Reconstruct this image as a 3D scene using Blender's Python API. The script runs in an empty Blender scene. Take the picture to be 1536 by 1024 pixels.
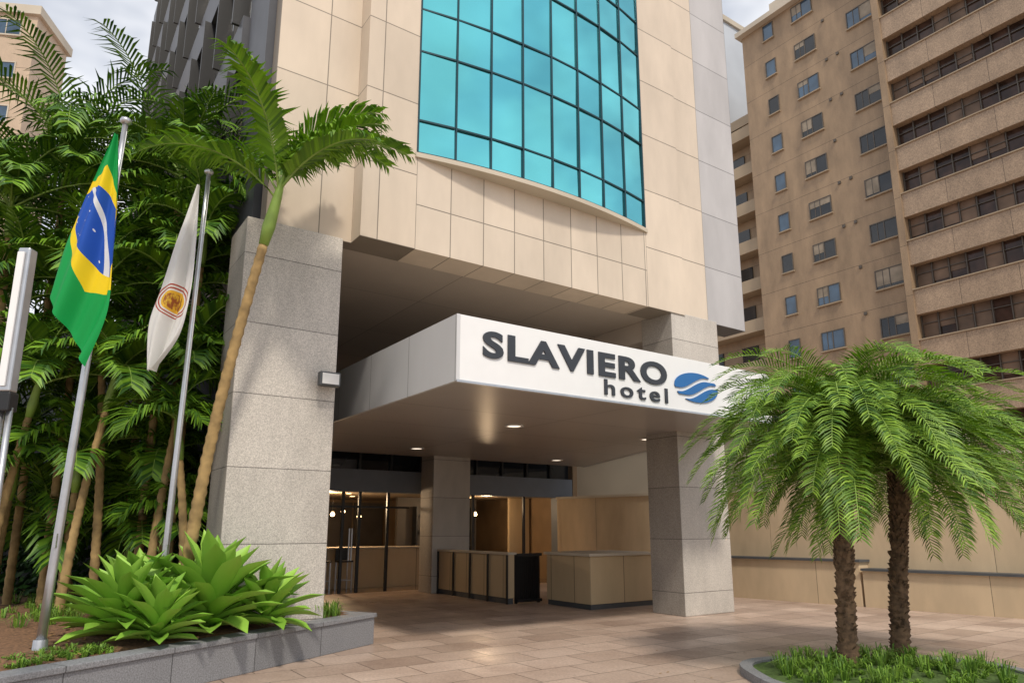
import bpy, math, random
from mathutils import Vector, Matrix, Quaternion
random.seed(7)
R=math.radians
scene=bpy.context.scene
scene.view_settings.view_transform='Standard'
scene.view_settings.look='None'
scene.view_settings.exposure=0

# ---------------------------------------------------------------- materials
def newmat(name):
    m=bpy.data.materials.new(name); m.use_nodes=True
    nt=m.node_tree
    b=nt.nodes['Principled BSDF']
    return m,nt,b
def N(nt,t,**k):
    n=nt.nodes.new(t)
    for a,v in k.items(): setattr(n,a,v)
    return n
def mixrgb(nt,fac,a,b,blend='MIX'):
    n=nt.nodes.new('ShaderNodeMix'); n.data_type='RGBA'; n.blend_type=blend
    for sock,val in ((n.inputs[0],fac),(n.inputs[6],a),(n.inputs[7],b)):
        if isinstance(val,bpy.types.NodeSocket): nt.links.new(val,sock)
        elif isinstance(val,(int,float)): sock.default_value=val
        else: sock.default_value=(*val[:3],1)
    return n.outputs[2]
def math_(nt,op,a,b=None,c=None):
    n=nt.nodes.new('ShaderNodeMath'); n.operation=op
    for i,v in enumerate((a,b,c)):
        if v is None: continue
        if isinstance(v,bpy.types.NodeSocket): nt.links.new(v,n.inputs[i])
        else: n.inputs[i].default_value=v
    return n.outputs[0]
def noise(nt,vec,scale,detail=4,rough=.6):
    n=nt.nodes.new('ShaderNodeTexNoise'); n.inputs['Scale'].default_value=scale
    n.inputs['Detail'].default_value=detail; n.inputs['Roughness'].default_value=rough
    nt.links.new(vec,n.inputs['Vector']); return n.outputs['Fac']
def ramp(nt,fac,p0,p1):
    n=nt.nodes.new('ShaderNodeMapRange'); n.inputs[1].default_value=p0; n.inputs[2].default_value=p1
    nt.links.new(fac,n.inputs[0]); return n.outputs[0]
def bump(nt,b,h,strength,dist=.01):
    n=nt.nodes.new('ShaderNodeBump'); n.inputs['Strength'].default_value=strength
    n.inputs['Distance'].default_value=dist
    nt.links.new(h,n.inputs['Height']); nt.links.new(n.outputs[0],b.inputs['Normal'])

def simple(name,col,rough=.6,metal=0,var=.12,scale=3,bmp=0,bscale=60):
    m,nt,b=newmat(name)
    tc=N(nt,'ShaderNodeTexCoord')
    f=noise(nt,tc.outputs['Object'],scale,2)
    c=mixrgb(nt,ramp(nt,f,.3,.7),[x*(1-var) for x in col],[min(1,x*(1+var)) for x in col])
    nt.links.new(c,b.inputs['Base Color'])
    b.inputs['Roughness'].default_value=rough; b.inputs['Metallic'].default_value=metal
    if bmp: bump(nt,b,noise(nt,tc.outputs['Object'],bscale,2),bmp,.006)
    return m
def panel(name,col,axis,w,h,ox=0,oz=0,joint=.012,speck=.1,rough=.6,var=.07,jcol=None,offset=0.0,stain=.14,sscale=160):
    m,nt,b=newmat(name)
    tc=N(nt,'ShaderNodeTexCoord'); sp=N(nt,'ShaderNodeSeparateXYZ'); nt.links.new(tc.outputs['Object'],sp.inputs[0])
    u=math_(nt,'ADD',sp.outputs['X' if axis=='x' else 'Y'],-ox+100*w)
    v=math_(nt,'ADD',sp.outputs['Z' if axis in 'xy' else 'Y'],-oz+100*h)
    if axis=='g':
        u=math_(nt,'ADD',sp.outputs['X'],-ox+400*w); v=math_(nt,'ADD',sp.outputs['Y'],-oz+400*h)
    cb=N(nt,'ShaderNodeCombineXYZ'); nt.links.new(u,cb.inputs[0]); nt.links.new(v,cb.inputs[1])
    br=N(nt,'ShaderNodeTexBrick'); br.offset=offset; br.squash=1
    nt.links.new(cb.outputs[0],br.inputs['Vector'])
    br.inputs['Scale'].default_value=1; br.inputs['Mortar Size'].default_value=joint/2
    br.inputs['Mortar Smooth'].default_value=.1; br.inputs['Bias'].default_value=0
    br.inputs['Brick Width'].default_value=w; br.inputs['Row Height'].default_value=h
    br.inputs['Color1'].default_value=(*[x*(1-var) for x in col],1)
    br.inputs['Color2'].default_value=(*[min(1,x*(1+var)) for x in col],1)
    jc=jcol or [x*.36 for x in col]
    br.inputs['Mortar'].default_value=(*jc,1)
    f1=noise(nt,tc.outputs['Object'],sscale,1,.7)
    c=mixrgb(nt,ramp(nt,f1,.3,.7),[1-speck]*3,[1+speck]*3)
    c=mixrgb(nt,1.0,br.outputs['Color'],c,'MULTIPLY')
    mp=N(nt,'ShaderNodeMapping'); mp.inputs['Scale'].default_value=(1,1,.35) if axis!='g' else (1,1,1)
    nt.links.new(tc.outputs['Object'],mp.inputs[0])
    f2=noise(nt,mp.outputs[0],.9,4,.65)
    c2=mixrgb(nt,ramp(nt,f2,.35,.7),[1+stain*.4]*3,[1-stain]*3)
    c=mixrgb(nt,1.0,c,c2,'MULTIPLY')
    nt.links.new(c,b.inputs['Base Color'])
    b.inputs['Roughness'].default_value=rough
    inv=math_(nt,'SUBTRACT',1.0,br.outputs['Fac'])
    bump(nt,b,inv,.5,.006)
    return m
def glass(name,col,rough=.06,spec=.8,metal=0.0,var=.3,scale=.6):
    m,nt,b=newmat(name)
    tc=N(nt,'ShaderNodeTexCoord')
    f=noise(nt,tc.outputs['Object'],scale,2)
    c=mixrgb(nt,ramp(nt,f,.35,.65),[x*(1-var) for x in col],[min(1,x*(1+var)) for x in col])
    nt.links.new(c,b.inputs['Base Color'])
    b.inputs['Roughness'].default_value=rough; b.inputs['Metallic'].default_value=metal
    b.inputs['Specular IOR Level'].default_value=spec
    bump(nt,b,noise(nt,tc.outputs['Object'],.9,1),.08,.05)
    return m
def emis(name,col,s):
    m,nt,b=newmat(name)
    b.inputs['Base Color'].default_value=(*col,1)
    b.inputs['Emission Color'].default_value=(*col,1); b.inputs['Emission Strength'].default_value=s
    return m
def leafmat(name,dark,light,trans=.3,rough=.45):
    m,nt,b=newmat(name)
    g=N(nt,'ShaderNodeNewGeometry')
    c=mixrgb(nt,g.outputs['Random Per Island'],dark,light)
    nt.links.new(c,b.inputs['Base Color'])
    b.inputs['Roughness'].default_value=rough
    b.inputs['Specular IOR Level'].default_value=.35
    if trans>0:
        tr=N(nt,'ShaderNodeBsdfTranslucent')
        c2=mixrgb(nt,1.0,c,(1.3,1.5,.5),'MULTIPLY')
        nt.links.new(c2,tr.inputs[0])
        mx=N(nt,'ShaderNodeMixShader'); mx.inputs[0].default_value=trans
        nt.links.new(b.outputs[0],mx.inputs[1]); nt.links.new(tr.outputs[0],mx.inputs[2])
        nt.links.new(mx.outputs[0],nt.nodes['Material Output'].inputs[0])
    return m

BEIGE=(.64,.545,.44)
M={}
M['beige']=panel('beige_stone',BEIGE,'x',.632,1.6,1.1,5.85+.75,joint=.018,speck=.07)
M['beige_w']=panel('beige_stone_wide',BEIGE,'x',1.8,1.25,8.0,5.85,joint=.018,speck=.07)
M['beige_l']=panel('beige_stone_strip',(.61,.515,.41),'x',.78,1.25,-1.09,5.85,joint=.017,speck=.07)
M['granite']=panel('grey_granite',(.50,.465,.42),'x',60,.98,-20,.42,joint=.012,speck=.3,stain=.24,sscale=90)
M['granite_y_shade']=panel('grey_granite_shaded_side',(.35,.32,.285),'y',60,.98,-20,.42,joint=.012,speck=.3,stain=.2,sscale=90)  # same granite, darker: the shade on the column sides is painted into its colour
M['greystrip']=panel('light_grey_granite',(.46,.45,.455),'x',1.25,1.25,8.0,5.85,joint=.014,speck=.12)
M['charcoal']=simple('charcoal_cladding',(.05,.053,.065),.35,.2)
M['soffit']=panel('soffit_panels',(.46,.40,.34),'g',2.4,2.4,0,0,joint=.012,speck=.02,stain=.06)
M['band']=simple('slate_band',(.055,.058,.07),.45)
M['canopysoffit']=panel('canopy_soffit',(.38,.35,.33),'g',3.25,1.9,.92,-1.67,joint=.022,speck=.01,rough=.32,stain=.05,var=.03)
M['white']=simple('white_fascia',(.80,.80,.80),.35,0,.02)
M['alu']=panel('aluminium_panels',(.58,.58,.59),'y',1.35,3,-1.67,0,joint=.014,speck=.02,rough=.35,var=.03,stain=.06)
M['metal']=simple('brushed_steel',(.50,.51,.53),.32,.85,.08,8)
M['letter']=simple('charcoal_letter',(.03,.035,.045),.5)
M['blue']=simple('logo_blue',(.01,.13,.38),.4,0,.05)
M['mull']=simple('dark_mullion',(.015,.05,.065),.35,.3)
M['frame']=simple('window_frame',(.09,.075,.06),.5)
M['black']=simple('black_metal',(.012,.012,.013),.4)
M['curtain']=glass('teal_curtain_glass',(.16,.60,.64),.025,.8,.95,.14,.5)
M['dglass']=glass('dark_glass',(.015,.018,.022),.05,.6)
M['dglass2']=glass('blue_glass',(.05,.09,.14),.08,.8,.2)
M['brglass']=glass('brown_glass',(.05,.028,.02),.15,.35,0,.5,.9)
M['curt']=simple('window_blind',(.28,.23,.17),.7,0,.3,1.2)
M['tan']=panel('tan_render',(.33,.23,.14),'y',40,3.1,0,15.0,joint=.03,speck=.16,var=.02,stain=.28,sscale=25)
M['tan2']=panel('spandrel_render',(.36,.26,.175),'y',2.9,60,0,-20,joint=.03,speck=.28,var=.03,stain=.2,sscale=18)
M['cream']=simple('cream_render',(.52,.46,.37),.8,0,.1,.4,.2)
M['sill']=simple('tan_sill',(.36,.28,.19),.8,0,.1,.4)
M['pale']=simple('pale_blue_render',(.50,.54,.60),.8,0,.06,.3)
M['peach']=panel('peach_render',(.50,.38,.27),'x',50,3.0,0,0,joint=.05,speck=.05,stain=.15)
M['wallb']=panel('garden_wall_render',(.56,.43,.28),'y',3.2,40,0,-10,joint=.012,speck=.05,stain=.22,rough=.8)
M['counter']=panel('counter_stone',(.54,.41,.25),'y',.78,9,.02,-4,joint=.02,speck=.05,rough=.45)
M['counterx']=panel('counter_stone_front',(.54,.41,.25),'x',.93,9,6.15,-4,joint=.02,speck=.05,rough=.45)
M['slate']=simple('slate_cap',(.07,.075,.08),.5)
M['beam']=simple('blue_grey_beam',(.15,.17,.20),.45,0,.05)
M['warm']=simple('warm_interior',(.22,.145,.08),.5,0,.3,.8)
M['floorin']=simple('polished_floor',(.20,.14,.10),.15)
M['kerb']=panel('granite_kerb',(.23,.235,.25),'y',1.1,9,0,-5,joint=.012,speck=.3,rough=.6,sscale=70)
M['soil']=simple('mulch_soil',(.17,.09,.045),.95,0,.5,30,1.0,50)
M['lawn']=simple('groundcover',(.07,.12,.025),.95,0,.4,20,1.0,60)
M['trunk_r']=simple('palm_trunk_tan',(.33,.22,.09),.8,0,.35,6,.5,20)
M['trunk_g']=simple('palm_crownshaft',(.22,.34,.06),.5,0,.25,3)
M['trunk_d']=simple('date_palm_trunk',(.13,.08,.045),.95,0,.5,12,1,30)
M['palm']=leafmat('palm_leaf',(.025,.085,.008),(.16,.31,.016),0,.5)
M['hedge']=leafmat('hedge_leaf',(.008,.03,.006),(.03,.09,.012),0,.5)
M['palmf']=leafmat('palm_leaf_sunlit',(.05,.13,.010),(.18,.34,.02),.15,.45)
M['palm2']=leafmat('date_palm_leaf',(.04,.11,.012),(.26,.42,.045),.15,.5)
M['agave']=leafmat('agave_leaf',(.17,.35,.035),(.32,.54,.08),0,.45)
M['grass']=leafmat('grass_blade',(.07,.16,.02),(.20,.34,.04),0)
M['lamp']=emis('downlight_glow',(1,.86,.68),1.6)
M['lampw']=emis('warm_light',(1,.66,.32),10)
M['trim']=simple('lamp_trim',(.7,.7,.68),.4)

m,nt,b=newmat('stone_pavers'); M['pave']=m
tc=N(nt,'ShaderNodeTexCoord'); mp=N(nt,'ShaderNodeMapping'); mp.inputs['Rotation'].default_value=(0,0,R(-34.7)); mp.inputs['Location'].default_value=(300,300,0)
nt.links.new(tc.outputs['Object'],mp.inputs[0])
br=N(nt,'ShaderNodeTexBrick'); br.offset=.5
nt.links.new(mp.outputs[0],br.inputs['Vector'])
br.inputs['Scale'].default_value=1; br.inputs['Mortar Size'].default_value=.007; br.inputs['Brick Width'].default_value=.8; br.inputs['Row Height'].default_value=.55
br.inputs['Color1'].default_value=(.39,.295,.24,1); br.inputs['Color2'].default_value=(.58,.46,.385,1); br.inputs['Mortar'].default_value=(.15,.115,.09,1)
f=noise(nt,tc.outputs['Object'],.45,5,.65)
c=mixrgb(nt,ramp(nt,f,.35,.68),(1.12,1.10,1.08),(.66,.60,.56))
c=mixrgb(nt,1.0,br.outputs['Color'],c,'MULTIPLY')
f3=noise(nt,tc.outputs['Object'],28,3,.7)
c=mixrgb(nt,1.0,c,mixrgb(nt,ramp(nt,f3,.3,.7),(.78,.78,.78),(1.16,1.16,1.16)),'MULTIPLY')
nt.links.new(c,b.inputs['Base Color'])
rr=N(nt,'ShaderNodeMapRange'); rr.inputs[1].default_value=.3; rr.inputs[2].default_value=.7; rr.inputs[3].default_value=.26; rr.inputs[4].default_value=.6
nt.links.new(f,rr.inputs[0]); nt.links.new(rr.outputs[0],b.inputs['Roughness'])
hh=math_(nt,'ADD',math_(nt,'SUBTRACT',1.0,br.outputs['Fac']),math_(nt,'MULTIPLY',f3,.3)); bump(nt,b,hh,.6,.006)

def flagfin(m,nt,b,c):
    nt.links.new(c,b.inputs['Base Color']); b.inputs['Roughness'].default_value=.75
    tr=N(nt,'ShaderNodeBsdfTranslucent'); nt.links.new(c,tr.inputs[0])
    mx=N(nt,'ShaderNodeMixShader'); mx.inputs[0].default_value=.25
    nt.links.new(b.outputs[0],mx.inputs[1]); nt.links.new(tr.outputs[0],mx.inputs[2]); nt.links.new(mx.outputs[0],nt.nodes['Material Output'].inputs[0])
    return m
def flagmat():
    m,nt,b=newmat('brazil_flag_cloth')
    uv=N(nt,'ShaderNodeUVMap'); sp=N(nt,'ShaderNodeSeparateXYZ'); nt.links.new(uv.outputs[0],sp.inputs[0])
    x=math_(nt,'SUBTRACT',sp.outputs[0],.5); y=math_(nt,'SUBTRACT',sp.outputs[1],.50)
    d=math_(nt,'ADD',math_(nt,'MULTIPLY',math_(nt,'ABSOLUTE',x),1/1.15),math_(nt,'MULTIPLY',math_(nt,'ABSOLUTE',y),1/.31))
    yel=math_(nt,'LESS_THAN',d,1)
    e=math_(nt,'ADD',math_(nt,'POWER',math_(nt,'DIVIDE',x,.54),2),math_(nt,'POWER',math_(nt,'DIVIDE',y,.185),2))
    blu=math_(nt,'LESS_THAN',e,1)
    x2=math_(nt,'ADD',x,.50); y2=math_(nt,'SUBTRACT',y,.17)
    e2=math_(nt,'SQRT',math_(nt,'ADD',math_(nt,'POWER',math_(nt,'DIVIDE',x2,.95),2),math_(nt,'POWER',math_(nt,'DIVIDE',y2,.42),2)))
    ring=math_(nt,'LESS_THAN',math_(nt,'ABSOLUTE',math_(nt,'SUBTRACT',e2,.78)),.045)
    vo=N(nt,'ShaderNodeTexVoronoi'); vo.inputs['Scale'].default_value=1
    mp=N(nt,'ShaderNodeMapping'); mp.inputs['Scale'].default_value=(9,26,1); nt.links.new(uv.outputs[0],mp.inputs[0]); nt.links.new(mp.outputs[0],vo.inputs['Vector'])
    star=math_(nt,'MULTIPLY',math_(nt,'LESS_THAN',vo.outputs['Distance'],.14),math_(nt,'LESS_THAN',e2,.66))
    white=math_(nt,'MAXIMUM',ring,star)
    c=mixrgb(nt,yel,(.0,.36,.075),(.95,.70,.01))
    bl=mixrgb(nt,white,(.01,.09,.50),(.8,.82,.85))
    c=mixrgb(nt,blu,c,bl)
    return flagfin(m,nt,b,c)
def flagmat2():
    m,nt,b=newmat('white_flag_cloth')
    uv=N(nt,'ShaderNodeUVMap'); sp=N(nt,'ShaderNodeSeparateXYZ'); nt.links.new(uv.outputs[0],sp.inputs[0])
    x=math_(nt,'SUBTRACT',sp.outputs[0],.52); y=math_(nt,'SUBTRACT',sp.outputs[1],.56)
    e=math_(nt,'SQRT',math_(nt,'ADD',math_(nt,'POWER',math_(nt,'DIVIDE',x,.42),2),math_(nt,'POWER',math_(nt,'DIVIDE',y,.10),2)))
    c=mixrgb(nt,math_(nt,'LESS_THAN',e,1.0),(.82,.81,.80),(.45,.06,.03))
    c=mixrgb(nt,math_(nt,'LESS_THAN',e,.92),c,(.82,.8,.76))
    c=mixrgb(nt,math_(nt,'LESS_THAN',e,.82),c,(.45,.06,.03))
    c=mixrgb(nt,math_(nt,'LESS_THAN',e,.74),c,(.82,.8,.76))
    c=mixrgb(nt,math_(nt,'LESS_THAN',e,.64),c,(.85,.50,.04))
    f=noise(nt,uv.outputs[0],14,4)
    inner=mixrgb(nt,ramp(nt,f,.42,.55),(.85,.55,.05),(.35,.10,.03))
    c=mixrgb(nt,math_(nt,'LESS_THAN',e,.5),c,inner)
    return flagfin(m,nt,b,c)
M['flag1']=flagmat(); M['flag2']=flagmat2()

# ---------------------------------------------------------------- helpers
HR=R(34.7); HO=(-2.42,9.61,0)
def group(name,loc=(0,0,0),rot=0):
    e=bpy.data.objects.new(name,None); scene.collection.objects.link(e)
    e.location=loc; e.rotation_euler=(0,0,rot); e.empty_display_size=.5
    return e
def mesh(name,parent,verts,faces,mat,smooth=False,bevel=0,uvs=None):
    me=bpy.data.meshes.new(name); me.from_pydata([tuple(v) for v in verts],[],faces); 
    mats=mat if isinstance(mat,(list,tuple)) else [mat]
    for mm in mats: me.materials.append(mm)
    me.update()
    o=bpy.data.objects.new(name,me); scene.collection.objects.link(o)
    if parent: o.parent=parent
    if smooth:
        for p in me.polygons: p.use_smooth=True
    if bevel:
        md=o.modifiers.new('b','BEVEL'); md.width=bevel; md.segments=2; md.limit_method='ANGLE'
    return o
def box(name,parent,x0,x1,y0,y1,z0,z1,mat,bevel=0):
    v=[(x,y,z) for z in (z0,z1) for y in (y0,y1) for x in (x0,x1)]
    f=[(0,2,3,1),(4,5,7,6),(0,1,5,4),(2,6,7,3),(0,4,6,2),(1,3,7,5)]
    return mesh(name,parent,v,f,mat,bevel=bevel)
def boxes(name,parent,lst,mat,bevel=0):
    v=[];f=[]
    for (x0,x1,y0,y1,z0,z1) in lst:
        k=len(v); v+=[(x,y,z) for z in (z0,z1) for y in (y0,y1) for x in (x0,x1)]
        f+=[tuple(k+i for i in q) for q in [(0,2,3,1),(4,5,7,6),(0,1,5,4),(2,6,7,3),(0,4,6,2),(1,3,7,5)]]
    return mesh(name,parent,v,f,mat,bevel=bevel)
def prism(name,parent,pts,z0,z1,mat,bevel=0):
    n=len(pts); a=sum(pts[i][0]*pts[(i+1)%n][1]-pts[(i+1)%n][0]*pts[i][1] for i in range(n))
    if a<0: pts=pts[::-1]
    v=[(x,y,z0) for x,y in pts]+[(x,y,z1) for x,y in pts]
    f=[tuple(range(n))[::-1],tuple(range(n,2*n))]+[(i,(i+1)%n,n+(i+1)%n,n+i) for i in range(n)]
    return mesh(name,parent,v,f,mat,bevel=bevel)
def tube(name,parent,pts,rads,mat,seg=12,jit=0,cap=True):
    v=[];f=[]
    for i,p in enumerate(pts):
        p=Vector(p)
        d=(Vector(pts[min(i+1,len(pts)-1)])-Vector(pts[max(i-1,0)])).normalized()
        a=d.orthogonal().normalized() if abs(d.z)<.9 else Vector((1,0,0)).cross(d).normalized()
        bb=d.cross(a)
        for k in range(seg):
            t=2*math.pi*k/seg; r=rads[i]*(1+random.uniform(-jit,jit))
            v.append(p+a*math.cos(t)*r+bb*math.sin(t)*r)
    for i in range(len(pts)-1):
        for k in range(seg):
            f.append((i*seg+k,i*seg+(k+1)%seg,(i+1)*seg+(k+1)%seg,(i+1)*seg+k))
    if cap:
        f.append(tuple(range(seg))[::-1]); f.append(tuple(range((len(pts)-1)*seg,len(pts)*seg)))
    return mesh(name,parent,v,f,mat,smooth=True)

# ---------------------------------------------------------------- camera, world, sun
cam=bpy.data.cameras.new('camera'); co=bpy.data.objects.new('camera',cam); scene.collection.objects.link(co)
co.location=(0,0,1.6); co.rotation_euler=(R(90+11.93),0,0)
cam.sensor_width=36; cam.lens=24.61; cam.shift_y=.0378; cam.clip_end=2000; cam.clip_start=.05
scene.camera=co
EL=52; az=Vector((.30,-.954)).normalized()
ts=Vector((az.x*math.cos(R(EL)),az.y*math.cos(R(EL)),math.sin(R(EL))))
sl=bpy.data.lights.new('sun','SUN'); sl.energy=2.6; sl.angle=R(6); sl.color=(1,.91,.78)
so=bpy.data.objects.new('sun',sl); scene.collection.objects.link(so); so.rotation_euler=ts.to_track_quat('Z','Y').to_euler()
w=bpy.data.worlds.new('World'); scene.world=w; w.use_nodes=True; nt=w.node_tree
bg=nt.nodes['Background']
sky=nt.nodes.new('ShaderNodeTexSky'); sky.sky_type='NISHITA'; sky.sun_disc=False
sky.sun_elevation=R(EL); sky.sun_rotation=math.atan2(az.x,az.y); sky.air_density=1; sky.dust_density=1.5
tc=N(nt,'ShaderNodeTexCoord'); mp=N(nt,'ShaderNodeMapping'); mp.inputs['Scale'].default_value=(1,1,1.8); mp.inputs['Location'].default_value=(5.3,2.2,.9)
nt.links.new(tc.outputs['Generated'],mp.inputs[0])
f=noise(nt,mp.outputs[0],3.4,4,.6)
cov=N(nt,'ShaderNodeMapRange'); cov.inputs[1].default_value=.38; cov.inputs[2].default_value=.60; cov.inputs[3].default_value=.45; cov.inputs[4].default_value=1.0
nt.links.new(f,cov.inputs[0])
cl=mixrgb(nt,cov.outputs[0],sky.outputs[0],(8.4,8.5,8.8))
nt.links.new(cl,bg.inputs[0]); bg.inputs[1].default_value=.128

# ---------------------------------------------------------------- ground
mesh('ground',None,[(-300,-200,0),(300,-200,0),(300,400,0),(-300,400,0)],[(0,1,2,3)],M['pave'])

# ---------------------------------------------------------------- hotel
H=group('hotel_building',HO,HR)
ZB=5.85; ZT=24
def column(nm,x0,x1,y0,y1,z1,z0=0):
    o=box(nm,H,x0,x1,y0,y1,z0,z1,[M['granite'],M['granite_y_shade']],bevel=.015)
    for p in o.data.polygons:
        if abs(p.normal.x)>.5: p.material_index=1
column('column_1',-1.35,.04,.25,1.15,ZB-.002)
column('column_2',6.86,8.26,.02,.86,ZB+.045)
column('column_3',5.25,6.36,6.9,7.6,3.5)
box('facade_left_strip',H,-1.09,.198,.35,.62,ZB,ZT,M['beige_l'])
box('facade_left',H,.2,1.1,0,.62,ZB,ZT,M['beige_l'])
box('facade_below_glass',H,1.102,6.2,0,.62,ZB,7.43,M['beige'])
box('facade_right',H,6.202,7.25,0,.62,ZB,ZT,M['beige_w'])
box('facade_right_2',H,7.254,8.0,.03,.62,ZB,ZT,M['beige_w'])
box('facade_grey_strip',H,8.003,9.25,.05,.62,ZB-.001,ZT,M['greystrip'])
box('tower_core',H,-1.07,9.22,.625,20,ZB+.1,ZT-.1,M['charcoal'])
box('tower_soffit',H,-1.06,9.21,.5,16,ZB+.04,ZB+.098,M['soffit'])
lst=[];gl=[];fn=[]
z=6.3
while z<ZT-1:
    lst.append((-1.30,-1.075,2.0,19.8,z,z+.95)); gl.append((-1.12,-1.075,2.2,19.7,z+.97,z+2.98))
    for k in range(12):
        fn.append((-1.42,-1.13,2.3+k*1.5,2.36+k*1.5,z+.955,z+2.99))
    z+=3.0
boxes('side_bands',H,lst,M['band']); boxes('side_windows',H,gl,M['dglass']); boxes('side_fins',H,fn,M['black'])
box('side_corner_pier',H,-1.2,-1.075,.66,1.9,ZB+.11,ZT-.2,M['band'])
xs=[1.1+i*(5.1/8) for i in range(9)]; B=.27
def bow(x,off=0): return -B*(1-((x-3.65)/2.55)**2)-off
rows=[7.5,8.08]; z=8.08; a=True
while z<ZT-1:
    z+=1.27 if a else .80; a=not a; rows.append(z)
v=[];f=[]
for i in range(8):
    for j in range(len(rows)-1):
        x0,x1=xs[i],xs[i+1]; k=len(v)
        r_=[random.uniform(-.009,.009) for _ in range(3)]
        v+=[(x0,bow(x0)+.02+r_[0],rows[j]),(x1,bow(x1)+.02+r_[1],rows[j]),(x1,bow(x1)+.02+r_[2],rows[j+1]),(x0,bow(x0)+.02+r_[0]+r_[2]-r_[1],rows[j+1])]
        f.append((k,k+1,k+2,k+3))
mesh('curtain_glass',H,v,f,M['curtain'])
v=[];f=[]
def bar(p,q,w,zz0,zz1):
    k=len(v); d=Vector((q[0]-p[0],q[1]-p[1],0)); n=Vector((d.y,-d.x,0)).normalized()*w
    for (x,y) in (p,q):
        for s_ in (0,1):
            for z_ in (zz0,zz1): v.append((x+n.x*s_,y+n.y*s_,z_))
    f.extend([tuple(k+i for i in q_) for q_ in [(0,1,3,2),(4,6,7,5),(0,4,5,1),(2,3,7,6),(0,2,6,4),(1,5,7,3)]])
for i,x in enumerate(xs):
    k=.015
    bar((x-k,bow(x)+.04),(x+k,bow(x)+.04),.05,rows[0],rows[-1])
for zz in rows:
    for i in range(8): bar((xs[i]+.016,bow(xs[i])+.04),(xs[i+1]-.016,bow(xs[i+1])+.04),.045,zz-.014,zz+.014)
mesh('curtain_mullions',H,v,f,M['mull'])
pts=[(x,bow(x,.04)) for x in [1.06+i*5.18/24 for i in range(25)]]
pts=[(x,min(y,-.03)) for x,y in pts]
prism('curtain_sill',H,pts+[(6.24,.1),(1.06,.1)],7.40,7.478,M['cream'])
# canopy
poly=[(.92,-1.674),(7.4,-1.674),(7.95,.38),(10.7,7.3),(.92,7.3)]
prism('canopy_soffit',H,poly,3.45,3.50,M['canopysoffit'])
box('canopy_front',H,.95,7.40,-1.70,-1.60,3.44,4.33,M['white'],bevel=.006)
box('canopy_side',H,.90,.949,-1.702,7.3,3.438,4.332,M['alu'],bevel=.004)
prism('canopy_right',H,[(7.402,-1.70),(7.45,-1.70),(8.0,.38),(10.75,7.3),(10.7,7.3),(7.95,.38)],3.44,4.33,M['alu'])
prism('canopy_top',H,[(.95,-1.6),(7.38,-1.6),(7.9,.38),(10.6,7.3),(.95,7.3)],4.2,4.26,M['soffit'])
box('canopy_edge_trim',H,.9,7.42,-1.72,-1.703,3.425,3.455,M['metal'])
def disc(name,x,y,z,r,mat,parent,up=-1,seg=24):
    v=[(x+r*math.cos(2*math.pi*i/seg),y+r*math.sin(2*math.pi*i/seg),z) for i in range(seg)]
    return mesh(name,parent,v,[tuple(range(seg))],mat)
def ring(name,x,y,z,r0,r1,h,mat,parent,seg=24):
    v=[];f=[]
    for r,zz in ((r0,z),(r0,z-h),(r1,z-h),(r1,z)):
        v+=[(x+r*math.cos(2*math.pi*i/seg),y+r*math.sin(2*math.pi*i/seg),zz) for i in range(seg)]
    for a_ in range(3):
        for i in range(seg): f.append((a_*seg+i,a_*seg+(i+1)%seg,(a_+1)*seg+(i+1)%seg,(a_+1)*seg+i))
    mesh(name,parent,v,f,mat,smooth=True)
for (x,y) in ((3.85,1.24),(7.3,1.24),(4.08,5.6),(8.6,6.0)):
    disc('downlight',x,y,3.444,.13,M['lamp'],H); ring('downlight_trim',x,y,3.449,.13,.18,.015,M['trim'],H)
box('soffit_beam',H,6.9,7.35,.87,12,5.45,5.885,M['soffit'])
box('rear_wall',H,-1.0,9.2,12.05,12.3,3.5,5.885,M['cream'])
# lobby
box('lobby_beam',H,-.9,10.8,8.0,8.5,2.53,3.1,M['beam'])
box('clerestory_glass',H,-.9,10.8,8.2,8.25,3.1,4.6,M['dglass'])
boxes('clerestory_mullions',H,[(x,x+.06,8.12,8.19,3.102,4.6) for x in [i*.9-.8 for i in range(13)]],M['black'])
box('lobby_ceiling',H,-.9,10.8,8.5,15,2.6,2.66,M['sill'])
box('lobby_back_wall',H,-.9,10.8,15,15.2,0,2.6,M['warm'])
boxes('lobby_back_panels',H,[(-.8+i*1.2,.3+i*1.2,14.9,14.99,.05,2.5) for i in range(9) if i%3!=1],M['frame'])
box('lobby_right_wall',H,10.82,11.0,8.0,15,0,4.6,M['warm'])
box('lobby_left_wall',H,-1.1,-.92,1.16,15,0,ZB+.03,M['band'])
box('lobby_frame_post',H,10.3,10.75,7.96,8.46,0,2.528,M['beam'])
boxes('lobby_mullions',H,[(x,x+.07,8.15,8.22,0,2.528) for x in (1.2,2.4,3.3,3.75,4.55,7.2,9.0)],M['black'])
boxes('lobby_transoms',H,[(-.9,5.2,8.16,8.21,2.12,2.17)],M['black'])
boxes('door_handles',H,[(3.48,3.51,8.06,8.09,.8,1.6),(3.55,3.58,8.06,8.09,.8,1.6)],M['metal'])
mesh('lobby_floor',H,[(-.9,8.1,.006),(10.8,8.1,.006),(10.8,15,.006),(-.9,15,.006)],[(0,1,2,3)],M['floorin'])
box('lobby_partition',H,9.9,10.7,10.2,10.3,0,2.59,M['counterx']); box('lobby_dark_niche',H,6.6,9.6,11.8,11.95,0,2.59,M['frame'])
boxes('lobby_shelf',H,[(7.2,9.3,11.5,11.79,z,z+.05) for z in (.5,1.0,1.5,2.0)]+[(x,x+.06,11.5,11.79,0,2.3) for x in (7.14,8.2,9.3)],M['black'])
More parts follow.
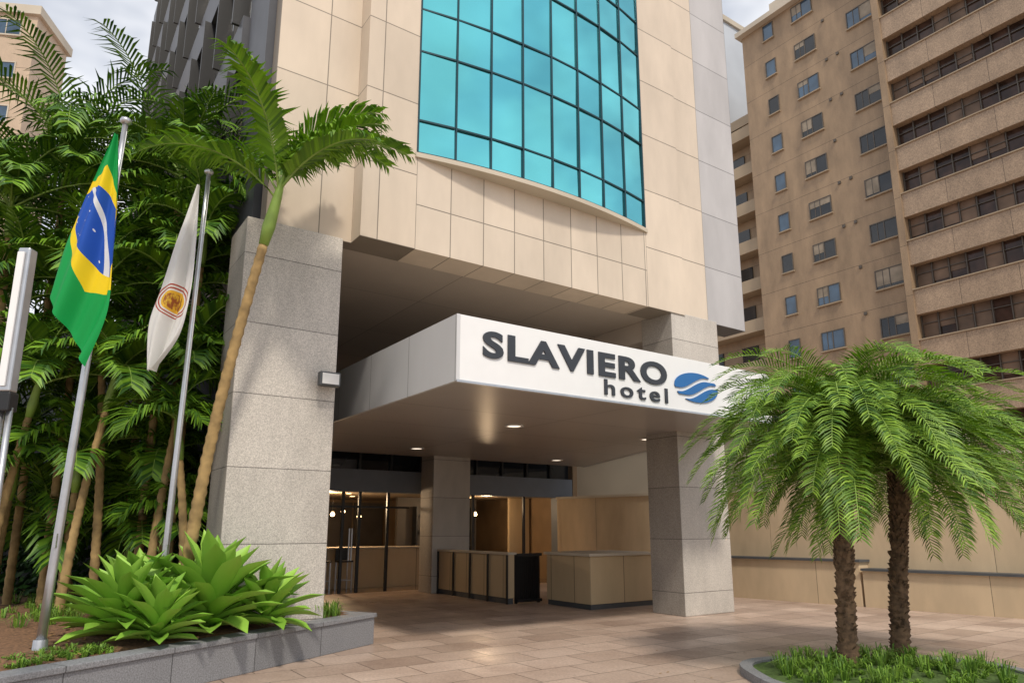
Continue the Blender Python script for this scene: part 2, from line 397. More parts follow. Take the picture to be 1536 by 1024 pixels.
for (x,y) in ((3.2,9.3),(4.4,10.5),(5.0,9.2),(8.0,9.2),(9.4,9.4),(7.4,10.4),(2.4,11),(5.2,12.2),(3.9,12.5),(3,13.4),(8.8,10.9),(1.8,9.4),(6.0,9.6)):
    disc('lobby_downlight',x,y,2.594,.08,M['lampw'],H)
for (x,y,z) in ((4.2,11.2,1.95),(4.6,11.4,2.05),(5.0,11.1,1.9),(9.0,10.9,2.0),(2.6,12,2.0)):
    tube('pendant_lamp',H,[(x,y,z),(x,y,z+.05),(x,y,z+.13)],[.04,.07,.03],M['lampw'],10); tube('pendant_cord',H,[(x,y,z+.13),(x,y,2.6)],[.006,.006],M['black'],5)
for (x,y,e_) in ((3.6,10.2,150),(8.6,9.6,60)):
    l=bpy.data.lights.new('lobby_light','POINT'); l.energy=e_; l.color=(1,.70,.42); l.shadow_soft_size=.15
    o=bpy.data.objects.new('lobby_light',l); scene.collection.objects.link(o); o.parent=H; o.location=(x,y,2.3)

G=group('reception_desk',HO,HR)
box('desk_body',G,1.5,6.4,9.5,10.1,0,1.04,M['counterx'],bevel=.01); box('desk_top',G,1.45,6.45,9.42,10.15,1.042,1.09,M['cream'],bevel=.006)
G=group('low_panel_wall',HO,HR)
box('panels',G,5.42,5.58,3.72,6.88,.12,1.03,M['counter']); box('plinth',G,5.44,5.56,3.74,6.88,0,.119,M['slate'])
box('cap',G,5.38,5.62,3.68,6.88,1.032,1.08,M['cream'],bevel=.005)
boxes('posts',G,[(5.39,5.419,y,y+.05,0,1.03) for y in (3.72,4.5,5.28,6.06,6.82)],M['black'])
G=group('stone_counter',HO,HR)
o=box('body',G,6.15,7.95,1.86,3.3,.10,1.04,[M['counterx'],M['counter']],bevel=.008)
for p in o.data.polygons:
    if abs(p.normal.x)>.5: p.material_index=1
box('plinth',G,6.17,7.93,1.88,3.28,0,.099,M['slate']); box('top',G,6.10,8.0,1.81,3.35,1.042,1.10,M['cream'],bevel=.006)
G=group('slatted_gate',HO,HR)
boxes('slats',G,[(5.62+i*.055,5.645+i*.055,3.66,3.69,.06,1.02) for i in range(11)],M['black'])
boxes('frame',G,[(5.6,6.26,3.62,3.659,1.0,1.06),(5.6,6.26,3.62,3.659,.03,.09),(5.6,5.65,3.7,3.75,0,1.06),(6.2,6.26,3.7,3.75,0,1.06),(5.65,6.2,3.76,3.8,.05,1.0)],M['black'])
def stool(x,y):
    G=group('bar_stool',HO,HR)
    boxes('seat',G,[(x-.19,x+.19,y-.19,y+.19,.72,.77)],M['black'],.01)
    boxes('legs',G,[(x+a_*.16-.015,x+a_*.16+.015,y+b_*.16-.015,y+b_*.16+.015,.012,.719) for a_ in (-1,1) for b_ in (-1,1)]+[(x-.145,x+.145,y-.17,y-.15,.25,.27),(x-.145,x+.145,y+.15,y+.17,.25,.27)],M['metal'])
    boxes('backrest',G,[(x-.19,x+.19,y+.16,y+.185,.771,1.08)],M['black'],.01)
for x in (2.6,3.2,3.8): stool(x,9.1)
G=group('lounge_armchair',HO,HR)
boxes('seat',G,[(7.6,8.4,9.6,10.3,.15,.45),(7.6,8.4,10.31,10.45,.15,.95),(7.45,7.59,9.6,10.4,.1,.62),(8.41,8.55,9.6,10.4,.1,.62)],M['slate'],.03)

# sign
S=group('hotel_sign',HO,HR)
def text(name,body,x0,x1,z0,z1,mat,off,sp=1.1):
    cu=bpy.data.curves.new(name,'FONT'); cu.body=body; cu.size=1; cu.extrude=.01; cu.offset=off; cu.space_character=sp; cu.resolution_u=6
    t=bpy.data.objects.new(name,cu); scene.collection.objects.link(t)
    bpy.context.view_layer.update()
    me=bpy.data.meshes.new_from_object(t.evaluated_get(bpy.context.evaluated_depsgraph_get()))
    bpy.data.objects.remove(t)
    X=[v.co.x for v in me.vertices]; Y=[v.co.y for v in me.vertices]; a0,a1,b0,b1=min(X),max(X),min(Y),max(Y)
    for v in me.vertices:
        x=(v.co.x-a0)/(a1-a0)*(x1-x0)+x0; z=(v.co.y-b0)/(b1-b0)*(z1-z0)+z0; y=-1.712-v.co.z
        v.co=(x,y,z)
    me.materials.clear(); me.materials.append(mat)
    o=bpy.data.objects.new(name,me); scene.collection.objects.link(o); o.parent=S
text('letters_name','SLAVIERO',1.29,4.76,3.80,4.17,M['letter'],.034,1.12)
text('letters_hotel','hotel',3.42,4.76,3.53,3.765,M['letter'],.014,1.32)
v=[];f=[]
def region(lo,hi,xa,xb,n=48):
    prev=None
    for i in range(n+1):
        x=xa+(xb-xa)*i/n; l=lo(x); h=hi(x)
        if h<l: prev=None; continue
        k=len(v)
        for yy in (-1.722,-1.703):
            v.append((4.93+x*1.05,yy,3.62+l*.48)); v.append((4.93+x*1.05,yy,3.62+h*.48))
        if prev is not None:
            f.append((prev,k,k+1,prev+1)); f.append((prev+1,k+1,k+3,prev+3)); f.append((prev+2,k+2,k,prev))
        prev=k
sm=lambda t:(lambda q:q*q*(3-2*q))(max(0,min(1,t)))
El=lambda x:.5*math.sqrt(max(0,1-(2*x-1)**2))
w1=lambda x:.36+.46*sm((x-.10)/.62)
w2=lambda x:.14+.46*sm((x-.28)/.62)
gp=.065
region(lambda x:max(w1(x)+gp,.5-El(x)),lambda x:.5+El(x)*1.02,.0,.80)
region(lambda x:max(w2(x)+gp,.5-El(x)),lambda x:min(.5+El(x),w1(x)-gp),.02,.98)
region(lambda x:.5-El(x)*1.02,lambda x:min(w2(x)-gp,.5+El(x)),.2,1.0)
mesh('logo_waves',S,v,f,M['blue'])

G=group('wall_floodlight',HO,HR)
box('bracket',G,-.16,-.10,.14,.249,3.60,3.66,M['black']); box('housing',G,-.27,.03,.02,.14,3.54,3.74,M['slate'],.015); box('lens',G,-.24,0,.012,.019,3.565,3.715,M['trim'])

# garden wall right
G=group('garden_wall',HO,HR)
def wl(t): return 11.05-(t-2.2)*.1667
def seg(nm,t0,t1,s_in,s_out,z0,z1,mat):
    prism(nm,G,[(wl(t0)+s_in,t0),(wl(t1)+s_in,t1),(wl(t1)+s_out,t1),(wl(t0)+s_out,t0)],z0,z1,mat)
seg('wall_rear',7.9,1.2,0,.3,0,2.47,M['wallb']); seg('wall_rear_cap',7.9,1.2,-.05,.35,2.472,2.54,M['cream'])
seg('wall_front',1.19,-16,0,.3,0,3.0,M['wallb']); seg('wall_front_cap',1.19,-16,-.05,.35,3.002,3.07,M['cream'])
seg('ledge_high',4,-.9,-.35,-.003,0,.90,M['wallb']); seg('ledge_high_cap',4,-.95,-.42,-.003,.902,.95,M['slate'])
seg('ledge_low',-.96,-16,-.35,-.003,0,.73,M['wallb']); seg('ledge_low_cap',-.96,-16,-.42,-.003,.732,.78,M['slate'])
G=group('annex_building',HO,HR)
box('walls',G,12.2,17,-1,11,0,4.3,M['cream']); box('roof_cap',G,12.1,17.1,-1.1,11.1,4.3,4.45,M['band'])

# ---------------------------------------------------------------- background buildings
BO=(24,40,0); AL=10.3
G=group('apartment_building',BO,HR)
box('walls',G,0,12,0.02,AL,0,39.3,M['tan'])
box('roof_slab',G,-.5,12.2,-.1,AL+.3,39.3,39.7,M['cream'])
box('penthouse',G,2,9,3,9,39.7,42.5,M['cream'])
fr=[];gA=[];gB=[];bl=[];sl_=[]
rz=[13.65+3.1*k for k in range(-4,9)]
for zc in rz:
    for (yc,wd,hh) in ((1.15,1.7,1.15),(5.2,1.5,1.15),(8.0,.75,1.2)):
        y0,y1=yc-wd/2,yc+wd/2; z0,z1=zc-hh/2,zc+hh/2
        fr+=[(-.06,.03,y0-.06,y0,z0-.06,z1+.06),(-.06,.03,y1,y1+.06,z0-.06,z1+.06),(-.06,.03,y0,y1,z1,z1+.06),(-.06,.03,y0,y1,z0-.06,z0)]
        if wd>1:
            fr.append((-.05,.02,yc-.03,yc+.03,z0,z1)); fr.append((-.045,.02,yc+wd/4-.02,yc+wd/4+.02,z0,z1))
        sl_.append((-.14,.0,y0-.12,y1+.12,z0-.14,z0-.062))
        (gB if random.random()<(.8 if wd<1 else .3) else gA).append((-.02,-.004,y0,y1,z0,z1))
        if wd>1 and random.random()<.8:
            h2=random.uniform(.3,.95); ya=random.choice([y0,yc+.03]); yb=random.choice([y1,yc-.03]) if ya==y0 else y1
            bl.append((-.034,-.021,ya,yb,z1-hh*h2,z1))
boxes('window_frames',G,fr,M['frame']); boxes('window_sills',G,sl_,M['sill']); boxes('glass_dark',G,gA,M['dglass']); boxes('glass_blue',G,gB,M['dglass2']); boxes('blinds',G,bl,M['curt'])
vents=[(-.09,-.001,y-.09,y+.09,zc-.09,zc+.09) for zc in [r_+1.2 for r_ in rz] for y in (2.9,3.7) if random.random()<.8]
boxes('vents',G,vents,M['frame'])
G=group('office_building',BO,HR)
box('core',G,-.2,12,-22,0,0,50,M['brglass'])
sp=[];mu=[];md=[];bl=[];lp=[]
for k in range(-4,13):
    zc=13.05+3.05*k
    sp.append((-.75,-.19,-22,-.02,zc+.74,zc+3.05-.74))
    lp.append((-.83,-.751,-22,-.02,zc-.82,zc-.75))
    y=-.45
    while y>-21.5:
        mu.append((-.34,-.202,y-.05,y,zc-.738,zc+.738)); 
        if random.random()<.4: bl.append((-.235,-.203,y-.86,y-.06,zc-.72+random.choice([0,.3,.6]),zc+.72))
        y-=.92
    md.append((-.30,-.203,-22,-.02,zc+.2,zc+.24))
boxes('spandrels',G,sp,M['tan2']); boxes('ledges',G,lp,M['sill']); boxes('mullions',G,mu,M['frame']); boxes('transoms',G,md,M['frame']); boxes('blinds',G,bl,simple('brown_blind',(.15,.095,.06),.6,0,.4,.8))
box('end_pier',G,-.85,-.1,-.42,0.01,0,50,M['tan'])
G=group('balcony_building',BO,HR)
box('walls',G,1.6,12,AL+.01,19,0,33,M['tan']); box('parapet',G,1.4,12,AL+.31,19.2,33.01,33.8,M['sill'])
bb=[];dk=[]
for k in range(10):
    z=3.3+3.1*k
    bb.append((.35,1.59,AL+.1,18.8,z,z+.18)); bb.append((.35,.45,AL+.1,18.8,z+.181,z+.95)); dk.append((1.5,1.595,12.0,13.4,z+.2,z+2.4)); dk.append((1.5,1.595,15.2,17.4,z+.2,z+2.4))
boxes('balconies',G,bb,M['sill']); boxes('balcony_doors',G,dk,M['dglass'])
G=group('pale_tower',BO,HR)
box('walls',G,3.5,14,15,25,0,46,M['pale']); box('roof',G,3.3,14.2,14.8,25.2,46,46.5,M['cream'])
boxes('windows',G,[(3.42,3.498,y,y+1.2,z,z+1.3) for y in (16,19,22) for z in range(4,45,3)],M['dglass2'])
tube('antenna',G,[(6,18,46.5),(6,18,50)],[.06,.03],M['metal'],6)
G=group('street_building',(-52,50,0),R(8))
box('walls',G,-14,12,0,5,0,44,M['peach']); box('parapet',G,-14.3,12.3,-.3,5.3,44,44.8,M['cream'])
fr=[];gg=[]
for z in range(2,43,4):
    for x in (-12,-7,-2,3.4,8.6):
        gg.append((x,x+2.2,-.03,-.004,z,z+1.4)); fr+=[(x-.1,x,-.08,.0,z-.1,z+1.5),(x+2.2,x+2.3,-.08,0,z-.1,z+1.5),(x,x+2.2,-.08,0,z+1.4,z+1.5),(x,x+2.2,-.14,0,z-.12,z),(x+1.07,x+1.13,-.07,0,z,z+1.4)]
boxes('glass',G,gg,M['dglass2']); boxes('frames',G,fr,M['cream'])

# ---------------------------------------------------------------- planter left
C=Vector((-1.96,10.47)); D=Vector((-5.6,3.2)); e=(D-C).normalized(); nrm=Vector((e.y,-e.x))
if nrm.x>0: nrm=-nrm
ang=math.atan2(e.y,e.x)
Lw=(D-C).length
PW=group('garden_planter',(C.x,C.y,0),ang-R(90))
lx=Vector((math.cos(ang-R(90)),math.sin(ang-R(90)))); sgn=1 if lx.dot(nrm)>0 else -1
def sx(a_,b_): return (min(a_*sgn,b_*sgn),max(a_*sgn,b_*sgn))
a_,b_=sx(0,.22); box('kerb_front',PW,a_,b_,0,Lw,0,.36,M['kerb'],.008)
a_,b_=sx(-.025,.25); box('coping_front',PW,a_,b_,-.025,Lw,.362,.42,M['kerb'],.008)
a_,b_=sx(.222,1.2); box('kerb_end',PW,a_,b_,0,.2,0,.36,M['kerb'],.008)
a_,b_=sx(.252,1.2); box('coping_end',PW,a_,b_,-.025,.22,.362,.42,M['kerb'],.008)
v=[];f=[]
nx,ny=50,60
for j in range(ny+1):
    for i in range(nx+1):
        p=C+e*(.15+Lw*j/ny)+nrm*(.2+12*(i/nx)**1.3)
        h=.385+.03*math.sin(p.x*2.3)*math.cos(p.y*1.9)+random.uniform(-.012,.012)+min(.12,.02*i/2)
        if i==0: h=.37
        v.append((p.x,p.y,h))
for j in range(ny):
    for i in range(nx): f.append((j*(nx+1)+i,j*(nx+1)+i+1,(j+1)*(nx+1)+i+1,(j+1)*(nx+1)+i))
mesh('planting_soil',None,v,f,M['soil'],smooth=True)
G=group('boundary_wall'); box('wall',G,-16,-6.9,14.0,14.3,0,5.6,M['band']); box('cap',G,-16.05,-6.85,13.95,14.35,5.602,5.68,M['slate'])
V=[];F=[]
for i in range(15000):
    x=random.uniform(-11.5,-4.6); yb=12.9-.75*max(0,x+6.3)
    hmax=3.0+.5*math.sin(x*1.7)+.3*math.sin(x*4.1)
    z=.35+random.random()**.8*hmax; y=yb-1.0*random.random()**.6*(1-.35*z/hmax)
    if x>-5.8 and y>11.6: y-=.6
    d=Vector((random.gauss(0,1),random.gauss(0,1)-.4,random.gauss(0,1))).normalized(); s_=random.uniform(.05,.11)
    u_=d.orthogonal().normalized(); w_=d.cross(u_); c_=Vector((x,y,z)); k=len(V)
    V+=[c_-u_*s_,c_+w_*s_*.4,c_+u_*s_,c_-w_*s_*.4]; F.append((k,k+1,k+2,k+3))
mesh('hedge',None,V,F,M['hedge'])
V=[];F=[]
for i in range(900):
    p=C+e*random.uniform(1.5,7)+nrm*random.uniform(.3,3.5); s_=random.uniform(.015,.045); a=random.uniform(0,6.28)
    c_=Vector((p.x,p.y,.425+.02*(p-C).dot(nrm)+random.uniform(0,.02))); u_=Vector((math.cos(a),math.sin(a),random.uniform(-.3,.3)))*s_; w_=Vector((-math.sin(a),math.cos(a),random.uniform(-.3,.3)))*s_*.5
    k=len(V); V+=[c_-u_,c_+w_,c_+u_,c_-w_]; F.append((k,k+1,k+2,k+3))
for i in range(130):   # a few dry leaflets on the paving near the palms
    x=random.gauss(4.0,1.3); y=random.gauss(6.9,.8) if i%2 else random.gauss(8.5,1.2); s_=random.uniform(.012,.035); a=random.uniform(0,6.28)
    if ((x-4.1)/1.6)**2+((y-7.98)/1.15)**2<1: continue
    c_=Vector((x,y,.008)); u_=Vector((math.cos(a),math.sin(a),.05))*s_; w_=Vector((-math.sin(a),math.cos(a),.1))*s_*.3
    k=len(V); V+=[c_-u_,c_+w_,c_+u_,c_-w_]; F.append((k,k+1,k+2,k+3))
mesh('leaf_litter',None,V,F,leafmat('dry_leaf',(.10,.05,.02),(.34,.20,.07),0,.8))

# ---------------------------------------------------------------- vegetation
def frond(V,F,RV,base,azm,el0,el1,L,ll,n=34,lw=.028,ldroop=.5,vee=.35,fwd=.55,rr=.012,start=.14,ex=1.25):
    segs=n; p=Vector(base); pts=[];dirs=[]
    bend=random.uniform(-.25,.25)
    for i in range(segs+1):
        t=i/segs; el=el0+(el1-el0)*t**ex; a=azm+bend*t
        d=Vector((math.cos(a)*math.cos(el),math.sin(a)*math.cos(el),math.sin(el)))
        pts.append(p.copy()); dirs.append(d); p=p+d*(L/segs)
    for i in range(int(segs*start),segs+1):
        t=i/segs; d=dirs[i]; side=d.cross(Vector((0,0,1)))
        if side.length<.05: side=Vector((math.cos(azm+1.57),math.sin(azm+1.57),0))
        side.normalize(); up=side.cross(d).normalized()
        lenf=ll*(math.sin(math.pi*(.16+.76*t))**.55)*random.uniform(.85,1.1)
        for s_ in (-1,1):
            fw=fwd+.5*t
            ld=(side*s_+d*fw+up*(vee+random.uniform(-.22,.22))).normalized()
            q0=pts[i]; q1=q0+ld*lenf*.5
            ld2=(ld+Vector((0,0,-ldroop*random.uniform(.5,1.5)))).normalized(); q2=q1+ld2*lenf*.5
            wv=d.cross(ld).cross(ld).normalized()*lw*.5
            k=len(V)
            V.extend([q0-wv*.5,q0+wv*.5,q1+wv,q1-wv,q2])
            F.append((k,k+1,k+2,k+3)); F.append((k+3,k+2,k+4))
    RV.append((pts,rr))
def rachis(V,F,pts,r):
    seg=4; k0=len(V)
    idx=list(range(0,len(pts),4)); 
    if idx[-1]!=len(pts)-1: idx.append(len(pts)-1)
    for a,i in enumerate(idx):
        d=(pts[min(i+1,len(pts)-1)]-pts[max(i-1,0)]).normalized(); u=d.orthogonal().normalized(); w_=d.cross(u)
        rad=r*(1-.75*a/len(idx))
        for k in range(seg):
            t=2*math.pi*k/seg; V.append(pts[i]+u*math.cos(t)*rad+w_*math.sin(t)*rad)
    for a in range(len(idx)-1):
        for k in range(seg): F.append((k0+a*seg+k,k0+a*seg+(k+1)%seg,k0+(a+1)*seg+(k+1)%seg,k0+(a+1)*seg+k))
def trunkpath(b,t,n=16,bow_=.15):
    b=Vector(b);t=Vector(t)
    out=[]
    for i in range(n+1):
        s=i/n; p=b.lerp(t,s); p+=Vector((t.x-b.x,t.y-b.y,0))*(-bow_)*math.sin(math.pi*s)
        out.append(p)
    return out
def areca(name,base,top,nf,L,ll,trunk_r=.055,el=(R(78),R(15)),shaft=.6,azs=None,lw=.03,drp=.5,mat='palm',n=34,els=None):
    G=group(name)
    pts=trunkpath(base,top); 
    pp=[];rd=[]
    Ltot=(Vector(top)-Vector(base)).length; nr=max(8,int(Ltot/.13))
    for i in range(nr*2+1):
        s=i/(nr*2)*(len(pts)-1); a=int(s); a2=min(a+1,len(pts)-1); pp.append(pts[a].lerp(pts[a2],s-a)); rd.append(trunk_r*(1.25-.35*i/(nr*2))*(1.1 if i%2 else .94))
    tube('trunk',G,pp,rd,M['trunk_r'],10,.03)
    d=(pts[-1]-pts[-2]).normalized(); st=pts[-1]
    tube('crownshaft',G,[st,st+d*shaft*.3,st+d*shaft*.8,st+d*shaft*1.15],[trunk_r*.95,trunk_r*1.3,trunk_r*.9,trunk_r*.4],M['trunk_g'],10)
    V=[];F=[];RV=[]
    for i in range(nf):
        a=azs[i] if azs else (i*2.4+random.uniform(-.3,.3))
        t=(i+.5)/nf
        e0=el[0]+(el[1]-el[0])*t+random.uniform(-.1,.1)
        if els: e0=els[i]
        e1=e0-R(random.uniform(70,110))
        LL=L*random.uniform(.88,1.12)
        if not azs:
            if math.sin(a)<-.2 and base[1]<10.6: LL*=.66
            if base[0]>-5.3 and math.cos(a)>.3: LL*=.6
        frond(V,F,RV,st+d*(shaft*random.uniform(.75,1.0)),a,e0,e1,LL,ll*(.75+.25*LL/L),n=n,lw=lw,ldroop=drp,vee=.35,rr=.018)
    mesh('fronds',G,V,F,M[mat])
    V=[];F=[]
    for p_,r_ in RV: rachis(V,F,p_,r_)
    mesh('frond_stalks',G,V,F,M['trunk_g'],smooth=True)
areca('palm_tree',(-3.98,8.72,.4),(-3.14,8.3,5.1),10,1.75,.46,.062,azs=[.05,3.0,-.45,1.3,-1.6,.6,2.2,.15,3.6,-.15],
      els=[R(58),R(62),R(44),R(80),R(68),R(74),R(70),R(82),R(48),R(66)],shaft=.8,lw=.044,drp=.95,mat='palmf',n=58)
for (x,y,z,nf,L) in ((-5.25,10.2,6.5,15,2.5),(-6.2,11.2,7.1,13,2.4),(-7.5,10.8,7.2,14,2.5),(-6.7,10.4,6.1,14,2.4),(-8.4,11.2,6.4,12,2.4),(-4.75,10.1,5.5,13,2.2),
      (-5.1,10.3,4.6,13,2.1),(-6.1,10.0,4.6,13,2.2),(-7.2,9.9,4.5,13,2.2),(-5.6,11.3,5.4,12,2.2),(-8.3,10,4.8,12,2.2),(-7.3,9.5,5.7,13,2.1),
      (-4.75,9.9,3.4,12,1.8),(-5.7,9.7,3.2,12,1.9),(-6.7,9.6,3.1,12,1.9),(-7.6,9.5,3.4,11,1.9),(-5.2,10.6,2.2,12,1.7),(-6.3,10.2,2.1,12,1.8),
      (-7.3,10.3,2.0,11,1.8),(-4.5,9.5,2.5,9,1.3),(-8.0,10.6,3.0,11,2),(-6.0,11.6,3.5,13,2.1),(-4.95,11.4,3.7,11,1.9),(-8.8,12,5,11,2.2),(-6.6,12.4,5.6,12,2.3),
      (-5.9,11.0,1.1,12,1.5),(-4.9,10.2,1.2,11,1.3),(-7.0,11.2,1.2,11,1.5)):
    areca('palm_tree',(x+random.uniform(-.35,.35),y+random.uniform(-.2,.2),.4),(x,y,z),nf,L,.60,.05,(R(86),R(14)),.6,lw=.042,drp=.85,n=36)

def datepalm(name,base,top,nf,L,lean=0):
    G=group(name)
    pts=trunkpath(base,top,14,.1)
    pp=[];rd=[];n=60
    for i in range(n+1):
        s=i/n*14; a=min(int(s),13); pp.append(pts[a].lerp(pts[a+1],s-a)); r_=.09+.02*(1-i/n)**3+.055*(max(0,i/n-.7)/.3)
        rd.append(r_*(1.12 if i%2 else .92))
    tube('trunk',G,pp,rd,M['trunk_d'],14,.12)
    V=[];F=[]
    for i in range(380):
        s=random.random()**.7; a=s*14; k=min(int(a),13); c_=pts[k].lerp(pts[k+1],a-k); th=i*2.399
        o_=Vector((math.cos(th),math.sin(th),0)); r_=.09+.055*max(0,s-.7)/.3; tn=Vector((-o_.y,o_.x,0))
        q=c_+o_*r_*.85; k=len(V); h=.05+.06*s
        V+= [q-tn*.028,q+tn*.028,q+tn*.012+o_*.045+Vector((0,0,h)),q-tn*.012+o_*.045+Vector((0,0,h)),q+Vector((0,0,h*1.1))]
        F+= [(k,k+1,k+2,k+3),(k,k+3,k+4),(k+1,k+4,k+2)]
    mesh('leaf_bases',G,V,F,M['trunk_d'])
    V=[];F=[];RV=[]
    c_=pts[-1]
    for i in range(nf):
        t=(i+.5)/nf; a=i*2.39996+random.uniform(-.15,.15)
        e0=R(87)-R(84)*t**.95+random.uniform(-.14,.14); e1=e0-R(78+56*(1-t))*random.uniform(.8,1.12)
        e1=max(e1,R(-80))
        frond(V,F,RV,c_+Vector((math.cos(a)*.05,math.sin(a)*.05,.1+.26*(1-t))),a,e0,e1,L*random.uniform(.85,1.15)*(.92+.12*t),.31,n=54,lw=.017,ldroop=.45,vee=.4,fwd=.5,rr=.011,start=.10,ex=1.0)
    mesh('fronds',G,V,F,M['palm2'])
    V=[];F=[]
    for p_,r_ in RV: rachis(V,F,p_,r_)
    mesh('frond_stalks',G,V,F,M['trunk_g'],smooth=True)
datepalm('date_palm_tree',(3.80,8.4,.1),(4.00,8.45,2.45),145,1.9)
datepalm('date_palm_tree',(4.66,8.9,.1),(5.0,9.05,2.25),125,1.85)

cx,cy,rx,ry=4.1,7.98,1.55,1.08
def ell(k,n=40,g=0):
    t=2*math.pi*k/n; c_,s_=math.cos(t),math.sin(t)
    p=3.2; rr_=(abs(c_)**p+abs(s_)**p)**(-1/p)
    return (cx+(rx-g)*c_*rr_,cy+(ry-g)*s_*rr_)
G=group('palm_bed_kerb')
v=[];f=[];n=40
for k in range(n):
    o_=ell(k,n);i_=ell(k,n,.13)
    v+=[(*o_,0),(*o_,.09),(*i_,.09),(*i_,0)]
for k in range(n):
    a0=k*4;b0=((k+1)%n)*4
    for j in range(3): f.append((a0+j,b0+j,b0+j+1,a0+j+1))
mesh('kerb_stones',G,v,f,M['kerb'],bevel=.006)
v=[(cx,cy,.14)]+[(*ell(k,n,.12),.06) for k in range(n)]
mesh('soil_mound',G,v,[(0,1+k,1+(k+1)%n) for k in range(n)],M['lawn'])
def blades(name,spots,mat,nb=26,h=.22,spread=.12,w_=.012):
    V=[];F=[]
    for (x,y,z,sc) in spots:
        for i in range(nb):
            a=random.uniform(0,6.28); r=random.uniform(0,spread)*sc; l=h*sc*random.uniform(.5,1.15); o_=random.uniform(.25,1.0)
            b_=Vector((x+math.cos(a)*r*.5,y+math.sin(a)*r*.5,z)); d=Vector((math.cos(a),math.sin(a),0)); tn=Vector((-d.y,d.x,0))*w_*.5
            m_=b_+d*l*.35*o_+Vector((0,0,l*.7)); t_=b_+d*l*o_+Vector((0,0,l*(.95-.5*o_)))
            k=len(V); V+=[b_-tn,b_+tn,m_+tn,m_-tn,t_]; F+=[(k,k+1,k+2,k+3),(k+3,k+2,k+4)]
    return mesh(name,None,V,F,mat)
sp_=[]
for i in range(230):
    t=random.uniform(0,6.28); r=random.uniform(0,.93)**.6
    sp_.append((cx+(rx-.2)*r*math.cos(t),cy+(ry-.2)*r*math.sin(t),.07+.05*(1-r),random.choice([.2,.25,.3,.35,.4,.5,.7,1.1])))
blades('bed_grass',sp_,M['grass'])
sp_=[(-2.42+random.uniform(-.3,.3),9.95+random.uniform(-.4,.35),.40,random.uniform(.9,1.5)) for i in range(30)]
sp_=[s for s in sp_ if (Vector(s[:2])-C).dot(nrm)>.28]
for i in range(120):
    p=C+e*random.uniform(3.6,6.6)+nrm*random.uniform(.28,.75); sp_.append((p.x,p.y,.39,random.uniform(.3,.6)))
for i in range(160):
    p=C+e*random.uniform(-.5,5)+nrm*random.uniform(2.2,5.5); sp_.append((p.x,p.y,.45,random.uniform(.4,1.4)))
blades('border_grass',sp_,M['grass'])
def agave(x,y,z,R0,n=34):
    V=[];F=[]
    for i in range(n):
        t=i/n; a=i*2.39996+random.uniform(-.12,.12); e0=R(86)-R(78)*t**.8; L=R0*(.55+.5*math.sin(math.pi*min(1,.25+.6*t)))*random.uniform(.9,1.1)
        W=.23*R0*random.uniform(.9,1.1); p=Vector((x,y,z+.10+.22*(1-t)*R0)); k0=len(V); ns=9
        curl=R(random.uniform(15,38))
        for j in range(ns+1):
            s=j/ns; el=e0-curl*s*1.2+R(22)*max(0,s-.6)
            d=Vector((math.cos(a)*math.cos(el),math.sin(a)*math.cos(el),math.sin(el))); sd=Vector((-math.sin(a),math.cos(a),0)); up=sd.cross(d)*-1
            if up.z<0: up=-up
            wd=W*(.42+1.5*s**.9*(1-s)**.75*1.35 if s<.98 else 0.02)*(1 if s<.85 else .6)
            if j==ns: wd=.004
            V.extend([p+sd*wd*.5+up*wd*.28,p+sd*wd*.25+up*wd*.07,p,p-sd*wd*.25+up*wd*.07,p-sd*wd*.5+up*wd*.28]); p=p+d*(L/ns)
        for j in range(ns):
            for q in range(4): F.append((k0+j*5+q,k0+j*5+q+1,k0+j*5+5+q+1,k0+j*5+5+q))
    mesh('agave_plant',None,V,F,M['agave'],smooth=True)
agave(-4.2,7.95,.36,.80,44); agave(-3.72,7.75,.34,.64,36); agave(-3.5,8.5,.36,.98,46); agave(-2.98,8.88,.36,.70,36); agave(-4.35,8.55,.36,.85,36)

# ---------------------------------------------------------------- flagpoles & flags
def curve_pts(cp,t):
    n=len(cp)-1; s=t*n; i=min(int(s),n-1); f_=s-i
    p0=Vector(cp[max(i-1,0)]);p1=Vector(cp[i]);p2=Vector(cp[i+1]);p3=Vector(cp[min(i+2,n)])
    return .5*((2*p1)+(-p0+p2)*f_+(2*p0-5*p1+4*p2-p3)*f_*f_+(-p0+3*p1-3*p2+p3)*f_**3)
def flag(G,Lc,Rc,Y,mat,amp,ph,nfold):
    nu,nv=48,90; v=[];f=[];uv=[]
    for j in range(nv+1):
        t=j/nv; a=curve_pts(Lc,t); b_=curve_pts(Rc,t)
        for i in range(nu+1):
            q=i/nu; p=a.lerp(b_,q)
            am=amp*min(1,.25+t*1.2)
            y=Y+am*math.sin(q*nfold*math.pi+ph+t*1.5)+.35*am*math.sin(q*nfold*2.3*math.pi+t*4)
            x=p.x+.12*am*math.cos(q*nfold*math.pi*1.2+t*2)*math.sin(math.pi*q)
            v.append((x,y,p.y)); uv.append((q,t))
    for j in range(nv):
        for i in range(nu): f.append((j*(nu+1)+i,(j+1)*(nu+1)+i,(j+1)*(nu+1)+i+1,j*(nu+1)+i+1))
    o=mesh('flag_cloth',G,v,f,mat,smooth=True)
    ul=o.data.uv_layers.new(name='UVMap')
    for l in o.data.loops: ul.data[l.index].uv=uv[l.vertex_index]
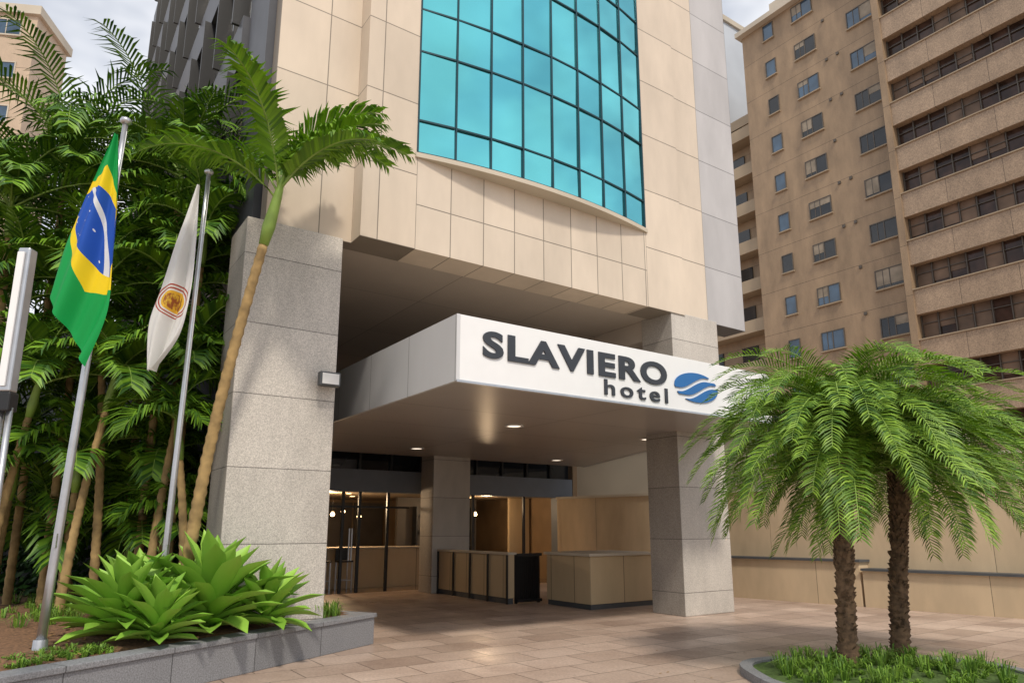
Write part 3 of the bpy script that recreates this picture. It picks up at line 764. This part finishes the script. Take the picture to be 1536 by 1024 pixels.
def pole(name,b_,t_,r=.045):
    G=group(name)
    b_=Vector(b_);t_=Vector(t_)
    tube('shaft',G,[b_.lerp(t_,i/8) for i in range(9)],[r*(1-.35*i/8) for i in range(9)],M['metal'],16)
    tube('base_flange',G,[b_,b_+Vector((0,0,.03)),b_+Vector((0,0,.031)),b_+Vector((0,0,.14))],[r*2.4,r*2.4,r*1.5,r*1.4],M['metal'],20)
    tube('finial',G,[t_,t_+Vector((0,0,.02)),t_+Vector((0,0,.045)),t_+Vector((0,0,.07)),t_+Vector((0,0,.09))],[.03,.055,.062,.05,.012],M['metal'],16)
    d=Vector((.05,-.03,0))
    tube('halyard',G,[b_+d+Vector((0,0,1.0)),t_+d*.8-Vector((0,0,.1))],[.004,.004],M['trim'],5)
    box('cleat',G,b_.x+.03,b_.x+.06,b_.y-.06,b_.y-.035,b_.z+1.0,b_.z+1.14,M['metal'])
    return G
G=pole('flagpole_with_brazilian_flag',(-4.55,7.13,.41),(-4.36,7.13,6.05))
flag(G,[(-4.385,5.84),(-4.54,5.42),(-4.68,5.05),(-4.80,4.58),(-4.87,3.99)],[(-4.34,5.84),(-4.25,5.2),(-4.18,4.5),(-4.15,3.8),(-4.33,3.20)],6.98,M['flag1'],.085,.4,3.0)
G=pole('flagpole_with_white_flag',(-4.15,8.6,.41),(-4.06,8.6,6.22),.042)
flag(G,[(-4.13,6.0),(-4.36,5.2),(-4.50,4.56),(-4.58,4.1),(-4.50,3.50)],[(-4.09,6.0),(-4.04,5.2),(-4.03,4.5),(-4.12,3.95),(-4.40,3.52)],8.45,M['flag2'],.085,1.2,3.0)
G=group('garden_lamp_post')
tube('post_1',G,[(-3.60,4.98,.3),(-3.62,4.98,2.45)],[.022,.022],M['metal'],12); tube('post_2',G,[(-3.67,4.98,.3),(-3.68,4.98,2.45)],[.022,.022],M['metal'],12)
box('driver_box',G,-3.70,-3.60,4.93,5.03,2.42,2.56,M['black'],.01)
box('light_head',G,-3.70,-3.61,4.93,5.02,2.562,3.66,M['metal'],.012)
box('diffuser',G,-3.69,-3.64,4.916,4.928,2.6,3.62,M['white'])
